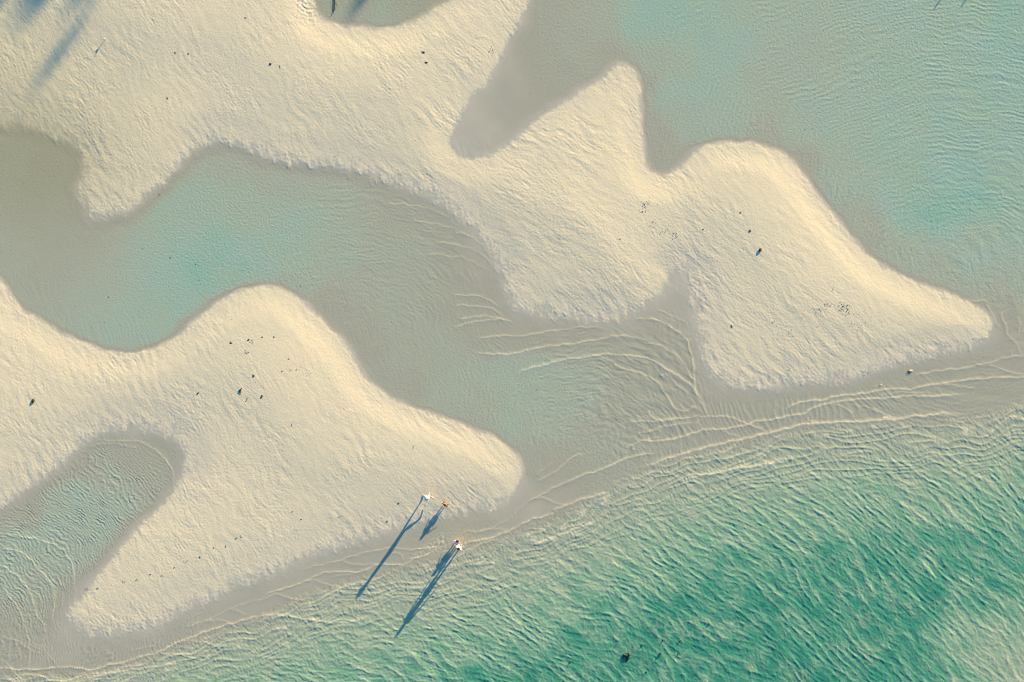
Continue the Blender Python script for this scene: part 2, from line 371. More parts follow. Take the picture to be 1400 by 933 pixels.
wl = 24 * perlin(arc / 170, r / 130, 310) + 6.5 * perlin(arc / 48, r / 40, 311) + 1.6 * perlin(arc / 11, r / 11, 312)
e1 = .35 + 1.0 * sm(perlin(arc / 46, r / 22, 313), -.35, .4); e2 = .25 + sm(perlin(arc / 30, r / 18, 314), -.3, .4)
t1 = train((r + wl) / 12.5, e1); t2 = train((r - .35 * arc + wl * .8) / 8.0, e2)
sea = (.0040 * t1 + .0034 * t2 + .013 * n1 + .006 * n2 + .004 * n3 + .0042 * C1 + .0048 * C2 + .0040 * C3) * kk * amp_reg
sea += .0085 * n4 * kf * (.45 + .55 * kk) + .0055 * perlin(U / 2.6, V / 2.6, 188) * kf + .0025 * perlin(U / 1.7, V / 1.7, 189) * kf
foam_glint += ((.10 * sm(t1, .9, 2.2) + .06 * C1 + .09 * C2 + .05 * C3) * kk * (.35 + .9 * sm(perlin(U / 30, V / 30, 197), -.3, .4))).astype(f32)  # sunlit crest glints painted in as thin pale streaks
wave_light = perlin((r + wr) / 18 + .35, arc / 40, 195) + .5 * perlin((r + wr) / 12, arc / 22, 196)
DEP = np.clip(DEP + (-.15 * wave_light - .022 * t1) * kk * sm(DEP, .15, .5), 0, 1.1)  # sunlit wave faces paler, shaded ones teal, painted into the colour; bed unchanged
# nearer the beach: swell lines parallel to the shore and fine feathered cross ripples
band = sm(SEA, 0, 16) * sm(SEA, 130, 50)
n5 = perlin((SEA + 8 * perlin(U / 40, V / 40, 190)) / 9.5, (U * .93 - V * .35) / 75, 191)
sea += .022 * crest(n5, 4) * band
foam_glint += (.6 * crest(n5, 9) * sm(SEA, -2, 8) * sm(SEA, 60, 20) * sm(perlin(U / 16, V / 16, 194), -.1, .3)).astype(f32)
fe = aniso(62, 12, 3.2, 192, 4 * perlin(U / 12, V / 12, 193))
sea += .0085 * ridged(fe) * sm(SEA, -6, 10) * sm(SEA, 120, 30)
water += sea * near

# swash lines and foam edges: (points, width px, foam strength, ridge height m)
LINES = [
([(-40,918),(0,914),(25,915),(50,915),(75,913),(100,912),(125,916),(150,909),(175,904),(200,896),(220,890),(240,880),(260,872),(275,866),(300,857),(325,850),(350,843),(365,836)],1.6,1.0,.016),
([(0,925),(20,929),(37,922),(57,925),(75,931),(95,930),(112,924),(130,921),(150,919),(172,917)],1.4,.8,.014),
([(95,930),(125,925),(170,917),(215,911),(250,905)],1.6,.55,.014),
([(250,859),(275,850),(290,846),(312,833),(350,820)],1.1,.7,.010),
([(275,850),(300,848),(312,852),(322,857)],1.0,.6,.008),([(312,833),(325,835),(335,840)],1.0,.5,.008),
([(175,890),(195,886),(207,884),(218,885)],1.0,.45,.008),
([(215,894),(240,894),(255,897),(268,900)],1.4,.5,.013),([(240,879),(265,876),(282,879),(300,884),(318,883)],1.4,.4,.014),
([(350,820),(365,812),(380,807),(400,801),(415,796),(432,787),(450,782),(470,781),(487,782),(505,777),(520,771),(540,772),(555,771),(562,765),(575,761),(590,755),(603,748)],1.5,.9,.014),
([(350,824),(365,817),(382,812),(395,818),(410,820),(425,818)],1.3,.7,.013),
([(400,782),(425,775),(450,770),(465,766),(485,759),(505,754),(525,750),(540,749),(555,751),(575,750),(590,749),(600,746)],1.1,.8,.010),
([(465,766),(475,770),(490,772),(505,771),(515,771)],1.0,.6,.008),([(417,794),(432,794),(450,800),(462,800)],1.1,.6,.010),
([(452,792),(462,787),(480,786)],1.0,.5,.009),([(535,757),(547,758),(553,765)],1.0,.5,.008),
([(350,842),(370,840),(390,841),(407,845),(430,847),(450,851),(475,850),(500,846)],2.2,.5,.022),
([(435,820),(455,810),(470,802),(490,799),(510,797)],1.6,.45,.016),
([(630,727),(650,726),(665,726),(682,717),(700,706)],1.0,.7,.009),([(650,726),(675,724),(692,725)],1.0,.6,.009),
([(630,743),(650,739),(670,736),(685,730),(700,724),(715,715),(737,707),(760,701)],2.0,.9,.018),
([(615,767),(630,759),(645,750),(662,742),(680,738)],1.6,.4,.016),
([(725,746),(750,737),(770,730),(795,720),(810,715)],2.2,.75,.022),
([(752,699),(770,692),(790,684),(810,678),(830,674)],2.2,.8,.018),
([(715,690),(730,681),(745,674),(762,664),(778,659),(795,650),(808,646),(830,639),(855,627),(875,622),(900,620)],1.6,.65,.017),
([(730,681),(742,681),(755,686),(772,690)],1.3,.5,.012),
([(732,659),(745,653),(758,645),(770,636),(780,626),(795,621)],1.3,.6,.012),([(730,650),(742,643),(752,634)],1.0,.4,.009),
([(700,706),(713,693),(722,686),(730,681)],1.2,.6,.010),
([(860,644),(890,634),(910,627),(930,621),(950,616),(970,610),(990,606),(1010,601),(1030,597),(1050,592),(1070,587),(1090,582),(1110,579),(1130,578),(1150,577),(1175,576),(1200,574),(1220,574),(1240,570),(1265,568),(1285,565),(1305,567),(1325,570)],2.1,1.0,.018),
([(1205,572),(1213,571),(1222,574)],2.4,1.0,.014),
([(925,658),(950,652),(975,647),(1000,642),(1025,638),(1049,634),(1080,628)],3.0,.6,.024),
([(860,596),(875,602),(895,604),(915,601),(935,596),(950,591),(968,587),(985,587),(1000,585),(1020,581),(1035,575),(1050,575),(1075,569),(1098,566),(1110,559),(1130,552),(1150,549),(1175,546),(1200,545),(1225,543),(1248,541),(1270,542),(1290,541),(1310,539),(1336,537)],1.5,.95,.015),
([(850,576),(875,576),(900,576),(920,574),(940,571),(965,569),(988,570),(1002,572),(1015,577),(1030,583),(1049,587)],1.2,.75,.012),
([(1065,562),(1083,554),(1105,547),(1130,546),(1145,541),(1170,539),(1195,535),(1220,532),(1245,532),(1265,527),(1285,525),(1305,522),(1325,519),(1350,517),(1375,515),(1399,516),(1440,520)],1.6,.95,.015),
([(1245,513),(1265,510),(1290,506),(1315,504),(1335,499),(1350,497),(1365,491),(1380,488),(1399,487),(1440,484)],1.3,.85,.012),
([(1350,498),(1362,502),(1375,507),(1399,512)],1.1,.5,.010),([(1285,526),(1310,528),(1332,531)],1.1,.5,.010),
([(1135,552),(1150,555),(1163,564)],1.1,.6,.010),([(1188,559),(1205,564),(1223,572)],1.3,.65,.012),([(1105,566),(1107,575),(1122,577)],1.0,.5,.008),
([(1160,553),(1180,556),(1200,560)],1.0,.4,.010),([(1085,571),(1088,577),(1083,583)],1.0,.4,.008),([(1200,541),(1220,538),(1245,537),(1270,538)],1.1,.5,.010),
([(700,514),(715,506),(735,501),(755,496),(775,491),(800,488),(825,485),(850,485),(875,488),(895,495),(915,507),(933,518),(948,531),(955,546),(965,562),(970,567)],1.5,.65,.014),
([(650,463),(675,460),(700,459),(725,457),(750,453),(775,450),(800,447),(820,446)],1.2,.75,.011),
([(640,480),(670,484),(700,484),(725,478),(750,473),(775,471),(800,467),(825,463),(850,458),(870,462),(895,466)],1.3,.7,.012),
([(860,439),(880,435),(897,437),(912,444),(925,452),(937,462),(942,472),(946,486),(948,500),(949,515),(952,530)],1.4,.85,.013),
([(895,424),(907,427),(920,433),(935,439),(942,446)],1.0,.6,.009),
([(875,468),(900,472),(920,482),(935,496),(944,513),(950,530),(958,548)],1.2,.6,.011),
([(830,493),(850,503),(875,510),(895,520),(908,535),(918,551),(928,561),(940,562),(950,556),(965,566)],1.3,.55,.013),
([(885,560),(890,569),(900,574),(915,573),(933,572)],1.3,.5,.012),([(870,594),(890,589),(910,583),(925,580),(945,578)],1.2,.5,.012),
([(900,512),(918,516),(925,528),(940,536)],1.1,.4,.010),([(985,587),(995,592),(1010,597)],1.1,.5,.010),([(955,588),(950,580),(960,572)],1.0,.4,.009),
([(850,614),(875,604),(900,598)],1.1,.4,.010),([(1035,575),(1030,583),(1045,590),(1055,588)],1.0,.45,.009),
([(620,448),(635,443),(655,439),(675,437),(690,437),(700,439)],1.1,.75,.010),([(625,436),(650,433),(670,433),(687,437)],1.1,.6,.010),
([(615,404),(645,404),(665,409),(680,418)],1.0,.6,.010),([(620,418),(645,418),(665,420),(678,425),(688,433)],1.0,.6,.010),
([(525,278),(550,279),(575,283),(600,290),(612,296)],1.0,.45,.008),([(620,317),(637,320),(652,329),(665,343),(672,357)],1.1,.6,.010),
([(590,330),(615,333),(637,338),(655,345),(668,357),(675,368)],1.0,.55,.009),([(560,300),(590,306),(620,312),(640,322)],1.0,.3,.007),
([(580,346),(615,350),(640,355),(660,366)],1.0,.35,.008),
([(125,603),(160,602),(190,604),(215,617),(232,637),(238,656),(232,685)],1.1,.6,.010),
([(110,612),(150,606),(185,612)],1.0,.4,.008),
([(0,728),(40,735),(75,745),(92,760),(100,778),(101,807)],1.1,.55,.011),([(0,748),(30,756),(55,780),(72,805),(74,825),(71,848)],1.2,.6,.012),
([(0,770),(25,790),(42,812),(48,835),(60,855)],1.2,.5,.012),([(0,800),(20,825),(32,850),(40,885),(38,915)],1.1,.45,.010),
([(86,806),(84,830)],1.0,.4,.008),([(36,880),(60,890),(80,912)],1.0,.35,.008),([(60,850),(62,870),(52,893)],1.0,.35,.008),
([(0,900),(12,910),(28,929)],1.0,.4,.009),([(0,870),(20,875),(45,890),(60,894)],1.0,.35,.008),
([(1324,411),(1335,411),(1350,413)],1.0,.6,.008),([(1347,416),(1354,425),(1360,440),(1366,445)],1.2,.15,.012),
([(1369,425),(1372,440),(1380,460),(1390,470),(1395,485)],1.2,.45,.012),([(1393,430),(1394,448),(1390,460),(1384,464),(1372,466)],1.0,.5,.009),
([(1380,475),(1384,486)],1.0,.5,.008),([(1390,455),(1399,453),(1420,452)],1.0,.4,.008),
]
wu_ = (1.6 * perlin(U / 11, V / 11, 200)); wv_ = (1.6 * perlin(U / 11, V / 11, 201))
brk = sm(perlin(U / 9, V / 9, 203), -.55, .25)
for (pts, w, fs, rh) in LINES:
    P = catmull(pts, False, 4)
    n = len(P)
    lo = P.min(0) - 14; hi = P.max(0) + 14
    i0, i1 = np.searchsorted(US, lo[0]), np.searchsorted(US, hi[0]); j0, j1 = np.searchsorted(VS, lo[1]), np.searchsorted(VS, hi[1])
    s_ = (slice(j0, j1), slice(i0, i1))
    X = U[s_] + wu_[s_]; Y = V[s_] + wv_[s_]
    D = np.full(X.shape, 1e9); T = np.zeros(X.shape); side = np.zeros(X.shape)
    for i in range(n - 1):
        d = seg_dist2(X, Y, P[i], P[i + 1]); m = d < D
        D = np.where(m, d, D); T = np.where(m, i / (n - 1), T)
        cr = (P[i + 1][0] - P[i][0]) * (Y - P[i][1]) - (P[i + 1][1] - P[i][1]) * (X - P[i][0])
        side = np.where(m, np.sign(cr), side)
    D = np.sqrt(D); taper = sm(T, 0, .08) * sm(T, 1, .9)
    prof = np.exp(-(D / (w * 1.25)) ** 2)
    tail = np.exp(-(D / (w * 3.2)) ** 1.3) * (side > 0)               # seaward side slopes off slowly
    water[s_] += (rh * (.55 * prof + .45 * tail) * taper).astype(f32)
    foam_glint[s_] = np.maximum(foam_glint[s_], .8 * fs * np.exp(-(D / (w * .8)) ** 2) * taper * (.55 + .45 * brk[s_]))
# splashes where the bathers are playing
for (a, b, rr, st) in [(605,737,9,1.0),(598,745,14,.7),(612,750,8,.6),(625,742,7,1.0),(631,745,7,1.1),(583,752,14,.5),(570,760,14,.4),(633,735,5,.6)]:
    g = gauss(a, b, rr, rr * .7)
    foam_glint += (g * st * sm(perlin(U / 2.6, V / 2.6, 210 + int(a)), .05, .4)).astype(f32)
    water += .010 * g * perlin(U / 3.4, V / 3.4, 220 + int(a))
foam_glint *= sm(water - ground, -.002, .004)
ground = ground.astype(f32)
THK = np.clip(water - ground, 0, 3)

def zat(F, u, v):
    i = int(np.clip(np.searchsorted(US, u) - 1, 0, NU - 2)); j = int(np.clip(np.searchsorted(VS, v) - 1, 0, NV - 2))
    a = (u - US[i]) / (US[i + 1] - US[i]); b = (v - VS[j]) / (VS[j + 1] - VS[j])
    return float(F[j, i] * (1 - a) * (1 - b) + F[j, i + 1] * a * (1 - b) + F[j + 1, i] * (1 - a) * b + F[j + 1, i + 1] * a * b)
def gz(u, v): return zat(ground, u, v)

def sheet(name, Z, attrs, mat):
    me = bpy.data.meshes.new(name)
    nv = NU * NV
    co = np.empty((nv, 3), f32)
    co[:, 0] = ((U - 700) * S).ravel(); co[:, 1] = ((466.5 - V) * S).ravel(); co[:, 2] = Z.ravel()
    me.vertices.add(nv); me.vertices.foreach_set('co', co.ravel())
    j, i = np.meshgrid(np.arange(NV - 1), np.arange(NU - 1), indexing='ij')
    a = (j * NU + i).ravel()
    q = np.stack([a, a + NU, a + NU + 1, a + 1], 1).astype(np.int32)
    nq = len(q)
    me.loops.add(nq * 4); me.loops.foreach_set('vertex_index', q.ravel())
    me.polygons.add(nq); me.polygons.foreach_set('loop_start', np.arange(0, nq * 4, 4, dtype=np.int32))
    me.polygons.foreach_set('use_smooth', np.ones(nq, bool))
    me.update(calc_edges=True)
    for k, F in attrs.items():
        at = me.attributes.new(k, 'FLOAT', 'POINT'); at.data.foreach_set('value', np.ascontiguousarray(F, f32).ravel())
    me.materials.append(mat)
    o = bpy.data.objects.new(name, me); col.objects.link(o)
    return o

# ------------------------------------------------------------------ materials
class NT:
    def __init__(s, name):
        s.m = bpy.data.materials.new(name); s.m.use_nodes = True; s.t = s.m.node_tree
        s.b = s.t.nodes['Principled BSDF']; s.out = s.t.nodes['Material Output']
    def n(s, typ, **kw):
        x = s.t.nodes.new(typ)
        for k, v in kw.items(): setattr(x, k, v)
        return x
    def l(s, a, b): s.t.links.new(a, b)
    def attr(s, name):
        x = s.n('ShaderNodeAttribute'); x.attribute_name = name; return x.outputs['Fac']
    def mix(s, f, a, b):
        x = s.n('ShaderNodeMix', data_type='RGBA')
        for sock, val in ((x.inputs[0], f), (x.inputs[6], a), (x.inputs[7], b)):
            if isinstance(val, (int, float)): sock.default_value = val
            elif isinstance(val, tuple): sock.default_value = (*val, 1)
            else: s.l(val, sock)
        return x.outputs[2]
    def math(s, op, a, b=None, clamp=False):
        x = s.n('ShaderNodeMath', operation=op); x.use_clamp = clamp
        for sock, val in ((x.inputs[0], a), (x.inputs[1], b)):
            if val is None: continue
            if isinstance(val, (int, float)): sock.default_value = val
            else: s.l(val, sock)
        return x.outputs[0]
    def noise(s, scale, detail=3, rough=.55, vec=None):
        x = s.n('ShaderNodeTexNoise'); x.inputs['Scale'].default_value = scale; x.inputs['Detail'].default_value = detail
        x.inputs['Roughness'].default_value = rough
        if vec is None:
            tc = s.n('ShaderNodeNewGeometry'); vec = tc.outputs['Position']
        s.l(vec, x.inputs['Vector']); return x.outputs['Fac']
    def rng(s, v, a, b, c=0., d=1.):
        x = s.n('ShaderNodeMapRange'); s.l(v, x.inputs[0])
        for i, q in enumerate((a, b, c, d)): x.inputs[i + 1].default_value = q
        return x.outputs[0]
    def ramp(s, v, stops):
        x = s.n('ShaderNodeValToRGB'); e = x.color_ramp.elements
        while len(e) < len(stops): e.new(0.5)
        for k, (p, c) in enumerate(stops): e[k].position = p; e[k].color = (*c, 1)
        s.l(v, x.inputs[0]); return x.outputs[0]
    def bump(s, h, st, dist, normal=None):
        x = s.n('ShaderNodeBump'); x.inputs['Strength'].default_value = st; x.inputs['Distance'].default_value = dist
        s.l(h, x.inputs['Height'])
        if normal is not None: s.l(normal, x.inputs['Normal'])
        return x.outputs[0]

def sand_material():
    k = NT('beach_sand')
    dryc = k.mix(k.attr('warm'), (.55, .48, .355), (.61, .52, .365))
    n1 = k.rng(k.noise(2.2, 4), .3, .7)
    dryc = k.mix(k.math('MULTIPLY', n1, .42), dryc, (.52, .465, .365))
    n2 = k.rng(k.noise(28, 3, .7), .35, .65)
    dryc = k.mix(k.math('MULTIPLY', n2, .16), dryc, (.44, .37, .28))
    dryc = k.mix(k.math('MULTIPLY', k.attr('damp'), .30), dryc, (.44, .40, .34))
    wetc = k.mix(k.rng(k.noise(.5, 4), .35, .65), (.385, .358, .305), (.415, .385, .325))
    c = k.mix(k.attr('dry'), wetc, dryc)
    c = k.mix(k.math('MULTIPLY', k.attr('olive_and_haze'), k.rng(k.attr('dry'), 0, 1, .6, .42)), c, (.34, .30, .17))
    k.l(c, k.b.inputs['Base Color'])
    k.l(k.rng(k.attr('dry'), 0, 1, .55, .95), k.b.inputs['Roughness'])
    k.b.inputs['Specular IOR Level'].default_value = .2
    h = k.math('MULTIPLY', k.noise(16, 3, .6), k.rng(k.attr('dry'), 0, 1, .12, 1))
    k.l(k.bump(h, .45, .02), k.b.inputs['Normal'])
    return k.m
def water_material():
    k = NT('sea_water')
    t = k.attr('depth')
    c = k.ramp(t, [(0, (.41, .385, .31)), (.2, (.355, .375, .29)), (.42, (.255, .345, .245)), (.62, (.16, .305, .21)), (.85, (.045, .225, .15)), (1, (.02, .18, .13))])
    lag = k.ramp(t, [(0, (.41, .39, .315)), (.2, (.37, .382, .302)), (.4, (.292, .368, .292)), (.6, (.18, .345, .28)), (.85, (.07, .29, .27)), (1, (.05, .27, .25))])
    lag = k.mix(k.math('MULTIPLY', k.attr('olive_and_haze'), .45), lag, (.30, .285, .17))
    big = k.rng(k.noise(.28, 4), .42, .66)
    lag = k.mix(k.math('MULTIPLY', k.math('MULTIPLY', big, .24), k.rng(t, .15, .4)), lag, (.26, .38, .38))
    c = k.mix(k.attr('open_sea'), lag, c)
    fo = k.attr('foam_glint')
    fn = k.math('MULTIPLY', fo, k.rng(k.noise(14, 3, .7), .3, .6, .65, 1.15), clamp=True)
    c = k.mix(fn, c, (.72, .62, .45))
    k.l(c, k.b.inputs['Base Color'])
    th = k.attr('thickness')
    op = k.math('SUBTRACT', 1.0, k.math('EXPONENT', k.math('MULTIPLY', th, -19.0)))
    op = k.math('MAXIMUM', k.math('MAXIMUM', op, fn), k.rng(th, 0, .01, 0, .22))
    k.l(op, k.b.inputs['Alpha'])
    k.b.inputs['Roughness'].default_value = .35
    k.b.inputs['IOR'].default_value = 1.33
    k.b.inputs['Specular IOR Level'].default_value = .35
    h = k.noise(11, 3, .65)
    k.l(k.bump(h, .35, .03), k.b.inputs['Normal'])
    return k.m
def plain(name, c1, c2=None, scale=6, rough=.8, bump=.3, spec=.3):
    k = NT(name)
    if c2: k.l(k.mix(k.rng(k.noise(scale, 3), .35, .65), c1, c2), k.b.inputs['Base Color'])
    else: k.b.inputs['Base Color'].default_value = (*c1, 1)
    k.b.inputs['Roughness'].default_value = rough; k.b.inputs['Specular IOR Level'].default_value = spec
    if bump: k.l(k.bump(k.noise(scale * 3, 3), bump, .01), k.b.inputs['Normal'])
    return k.m
M_sand = sand_material(); M_water = water_material()
tag(sheet('beach', ground, {'dry': dry, 'damp': damp, 'warm': warm, 'olive_and_haze': olive_and_haze}, M_sand), kind='structure')
tag(sheet('sea', water, {'depth': DEP, 'thickness': THK, 'foam_glint': np.clip(foam_glint, 0, 1), 'open_sea': kS, 'olive_and_haze': olive_and_haze}, M_water), kind='structure')

# ------------------------------------------------------------------ mesh helpers
def link_mesh(name, verts, faces, mat, parent=None, smooth=True):
    me = bpy.data.meshes.new(name); me.from_pydata([tuple(v) for v in verts], [], faces); me.update()
    if smooth: me.polygons.foreach_set('use_smooth', [True] * len(me.polygons))
    me.materials.append(mat)
    o = bpy.data.objects.new(name, me); col.objects.link(o); o.parent = parent
    return o
def tube(V_, F_, pts, radii, sides=7):
    pts = [Vector(p) for p in pts]; base = len(V_); n = len(pts)
    ref = Vector((0, 0, 1))
    for i, p in enumerate(pts):
        d = (pts[min(i + 1, n - 1)] - pts[max(i - 1, 0)]).normalized()
        if abs(d.dot(ref)) > .95: a = d.cross(Vector((1, 0, 0))).normalized()
        else: a = d.cross(ref).normalized()
        b = d.cross(a).normalized()
        for k in range(sides):
            t = 2 * math.pi * k / sides
            V_.append(p + (a * math.cos(t) + b * math.sin(t)) * radii[i])
    for i in range(n - 1):
        for k in range(sides):
            k2 = (k + 1) % sides
            F_.append((base + i * sides + k, base + i * sides + k2, base + (i + 1) * sides + k2, base + (i + 1) * sides + k))
    F_.append(tuple(base + k for k in range(sides - 1, -1, -1)))
    F_.append(tuple(base + (n - 1) * sides + k for k in range(sides)))
def blob(V_, F_, c, r, rs, jitter=.2, sub_=2, rot=0):
    bm = bmesh.new(); bmesh.ops.create_icosphere(bm, subdivisions=sub_, radius=1)
    base = len(V_); ph = [random.uniform(0, 6.28) for _ in range(6)]
    R_ = Matrix.Rotation(rot, 3, 'Z')
    for v in bm.verts:
        p = v.co; k = 1 + jitter * (math.sin(p.x * 3.1 + ph[0]) * math.sin(p.y * 2.7 + ph[1]) + .6 * math.sin(p.z * 5 + ph[2] + p.x * 4) + .5 * math.sin(p.y * 7 + ph[3]))
        q = Vector((p.x * rs[0], p.y * rs[1], p.z * rs[2])) * (r * k)
        V_.append(Vector(c) + R_ @ q)
    for f in bm.faces: F_.append(tuple(base + v.index for v in f.verts))
    bm.free()

M_weed = plain('dark_seaweed', (.022, .020, .012), (.05, .042, .02), 30)
M_wood = plain('weathered_wood', (.05, .035, .022), (.10, .075, .05), 25)
M_shell = plain('coconut_husk', (.09, .065, .04), (.03, .022, .014), 30)
M_stone = plain('dark_stone', (.03, .035, .033), (.07, .07, .06), 20)
M_tan = plain('orange_debris', (.45, .27, .14), (.50, .34, .18), 20)
M_rock = plain('algae_rock', (.012, .022, .02), (.05, .055, .045), 9, bump=.8)

def flat(o, k):
    for v in o.data.vertices: v.co.z *= k
    return o
def weed(u, v, px, deg=0, n=6):
    V_, F_ = [], []; r = px * S * .5
    blob(V_, F_, (0, 0, r * .22), r * .55, (1, .7, .5), .3, 2)
    for k in range(n):
        a = random.uniform(0, 6.28) if k > 1 else k * math.pi + .3
        L = r * random.uniform(.75, 1.3); pts = []; b = a
        for t in range(5):
            q = t / 4; b += random.uniform(-.35, .35)
            pts.append((math.cos(b) * L * q, math.sin(b) * L * q * .6, r * (.32 * math.sin(q * 3.1) + .06)))
        tube(V_, F_, pts, [r * .17 * (1 - .7 * i / 4) for i in range(5)], 5)
    o = link_mesh('seaweed_clump', V_, F_, M_weed)
    o.location = W(u, v, gz(u, v) - .004); o.rotation_euler.z = math.radians(-deg); return o
def stick(u, v, px, deg=0, r=.018, name='driftwood_stick', twig=True):
    V_, F_ = [], []; L = px * S; pts = []
    for i in range(7):
        q = i / 6 - .5
        pts.append((q * L, math.sin(q * 5) * L * .05 + random.uniform(-.01, .01) * L, r * .8 + .02 * abs(math.sin(i * 1.3)) * L))
    tube(V_, F_, pts, [r * (1.1 - .09 * i) for i in range(7)], 7)
    if twig:
        tube(V_, F_, [pts[3], (pts[3][0] + L * .12, pts[3][1] + L * .12, r * 1.6), (pts[3][0] + L * .2, pts[3][1] + L * .17, r * 2)], [r * .7, r * .5, r * .25], 5)
    o = link_mesh(name, V_, F_, M_wood)
    z = max(gz(u, v), zat(water, u, v)) ; o.location = W(u, v, z - .003); o.rotation_euler.z = math.radians(-deg); return o
def stone(u, v, px, deg=0, mat=None, name='beach_stone', flat=.6, sink=.2):
    V_, F_ = [], []; r = px * S * .5
    blob(V_, F_, (0, 0, r * (flat - sink)), r, (1, .75, flat), .13, 2)
    o = link_mesh(name, V_, F_, mat or M_stone); o.location = W(u, v, gz(u, v)); o.rotation_euler.z = math.radians(-deg); return o
def coconut(u, v, px, deg=0):
    V_, F_ = [], []; r = px * S * .5
    blob(V_, F_, (0, 0, r * .8), r, (1.15, .9, .9), .04, 2)
    tube(V_, F_, [(r * 1.0, 0, r * .8), (r * 1.35, 0, r * .95)], [r * .25, r * .12], 6)
    o = link_mesh('coconut', V_, F_, M_shell); o.location = W(u, v, gz(u, v) - .01); o.rotation_euler.z = math.radians(-deg); return o

DEBRIS = [
 ('weed',336,25,4,0,'small dark seaweed clump lying highest on the upper sandbar'),
 ('weed',240,73,4.5,30,'larger of two dark clumps side by side on the upper left sand'),
 ('stone',258,74,2.6,0,'tiny dark stone just right of a bigger clump on the upper left sand'),
 ('weed',229,135,4.5,70,'lone forked dark clump below the pair on the upper left sand'),
 ('stone',370,88,4.5,0,'round dark stone beside a thin upright sliver on the upper sand'),
 ('stick',383,92,4.5,80,'short thin dark sliver of wood right of a round dark stone'),
 ('weed',579,72,7,20,'bigger ragged dark clump, upper one of the pair near the grey inlet'),
 ('weed',583,86,5.5,10,'brown ragged clump, lower one of the pair near the grey inlet'),
 ('weed',316,469,5.5,20,'dark clump left of the pale crest of the lower left sandbar'),
 ('weed',340,465,5,-20,'ragged dark specks just right of a dark clump near the pale crest'),
 ('stone',359,461,2.6,0,'left one of two tiny dark stones level on the pale crest'),
 ('stone',375,461,2.6,0,'right one of two tiny dark stones level on the pale crest'),
 ('weed',347,514,6,110,'upright dark clump above three others in the middle of the lower left sandbar'),
 ('weed',329,534,10,105,'largest forked dark clump, left one of three in the middle of the lower left sandbar'),
 ('stick',338,546,9,-50,'slanted dark stick between two clumps in the middle of the lower left sandbar'),
 ('weed',358,543,7,120,'compact dark clump, right one of three in the middle of the lower left sandbar'),
 ('stick',399,581,6,110,'short dark stick alone below the clumps of the lower left sandbar'),
 ('weed',271,538,6,-60,'small forked dark twig clump left of the others on the lower left sandbar'),
 ('coconut',46,548,6,110,'dark oval husk alone near the left edge of the photograph'),
 ('stone',386,508,2.2,0,'tiny dark speck of stone on the right flank of the pale crest'),
 ('stone',395,491,2.4,0,'tiny dark stone below the pair on the pale crest'),
 ('stick',565,612,6,110,'short dark stick above the walking people'),
 ('stone',545,688,3,0,'tiny dark stone left of the walking people'),
 ('stone',529,713,3,0,'tiny dark stone beside the longest shadow on the lower left sandbar'),
 ('stone',412,710,2.4,0,'tiny dark stone on the sand above the left swash'),
 ('stone',1025,316,4,60,'dark oval stone above the husk on the right sandbar'),
 ('coconut',1039,342,5.5,120,'brown husk with a short shadow on the right sandbar'),
 ('weed',1000,446,6,60,'dark forked clump alone on the lower part of the right sandbar'),
 ('stone',961,314,2.6,0,'tiny dark stone on the saddle between the middle and right sandbars'),
 ('stone',1012,291,2.8,0,'tiny dark stone below the crest of the right sandbar'),
 ('stone',848,327,2.2,0,'tiny dark stone on the middle sandbar'),
 ('stick',218,266,4,-10,'small dark twig in shallow water just off the hooked sand spit'),
 ('stick',411,391,3.5,-60,'tiny twig on the wet sand right of the pale crest'),
 ('stone',886,114,3,60,'small dark stone in water right of the pointed sand tip'),
 ('stone',1091,100,3,0,'tiny dark stone at the top of a dotted line in the right lagoon'),
]
for d in DEBRIS:
    k, u, v, px, deg, lab = d
    px *= .85
    o = {'weed': weed, 'stone': stone, 'stick': stick, 'coconut': coconut}[k](u, v, px, deg)
    flat(o, .5 if k == 'coconut' else .4)
    tag(o, lab, {'weed': 'seaweed', 'stone': 'stone', 'stick': 'stick', 'coconut': 'coconut'}[k])
# tan cushions / fruit husks at the waterline on the right
def flotsam(u, v, px, deg, lab):
    V_, F_ = [], []; r = px * S * .5
    blob(V_, F_, (0, 0, r * .25), r, (1.0, .6, .32), .16, 2)
    o = link_mesh('orange_husk', V_, F_, M_tan); o.location = W(u, v, gz(u, v) - .006); o.rotation_euler.z = math.radians(-deg)
    V2, F2 = [], []
    blob(V2, F2, (-r * .95, -r * .15, r * .25), r * .45, (1, .8, .6), .2, 1)
    link_mesh('stalk', V2, F2, M_weed, o)
    tag(o, lab, 'husk')
flotsam(1204, 527, 4.6, -25, 'orange tinted husk with a pointed shadow beside the right waterline')
flotsam(1245, 507.5, 6, 0, 'wider orange and yellow husk near the tip of the right sandbar')

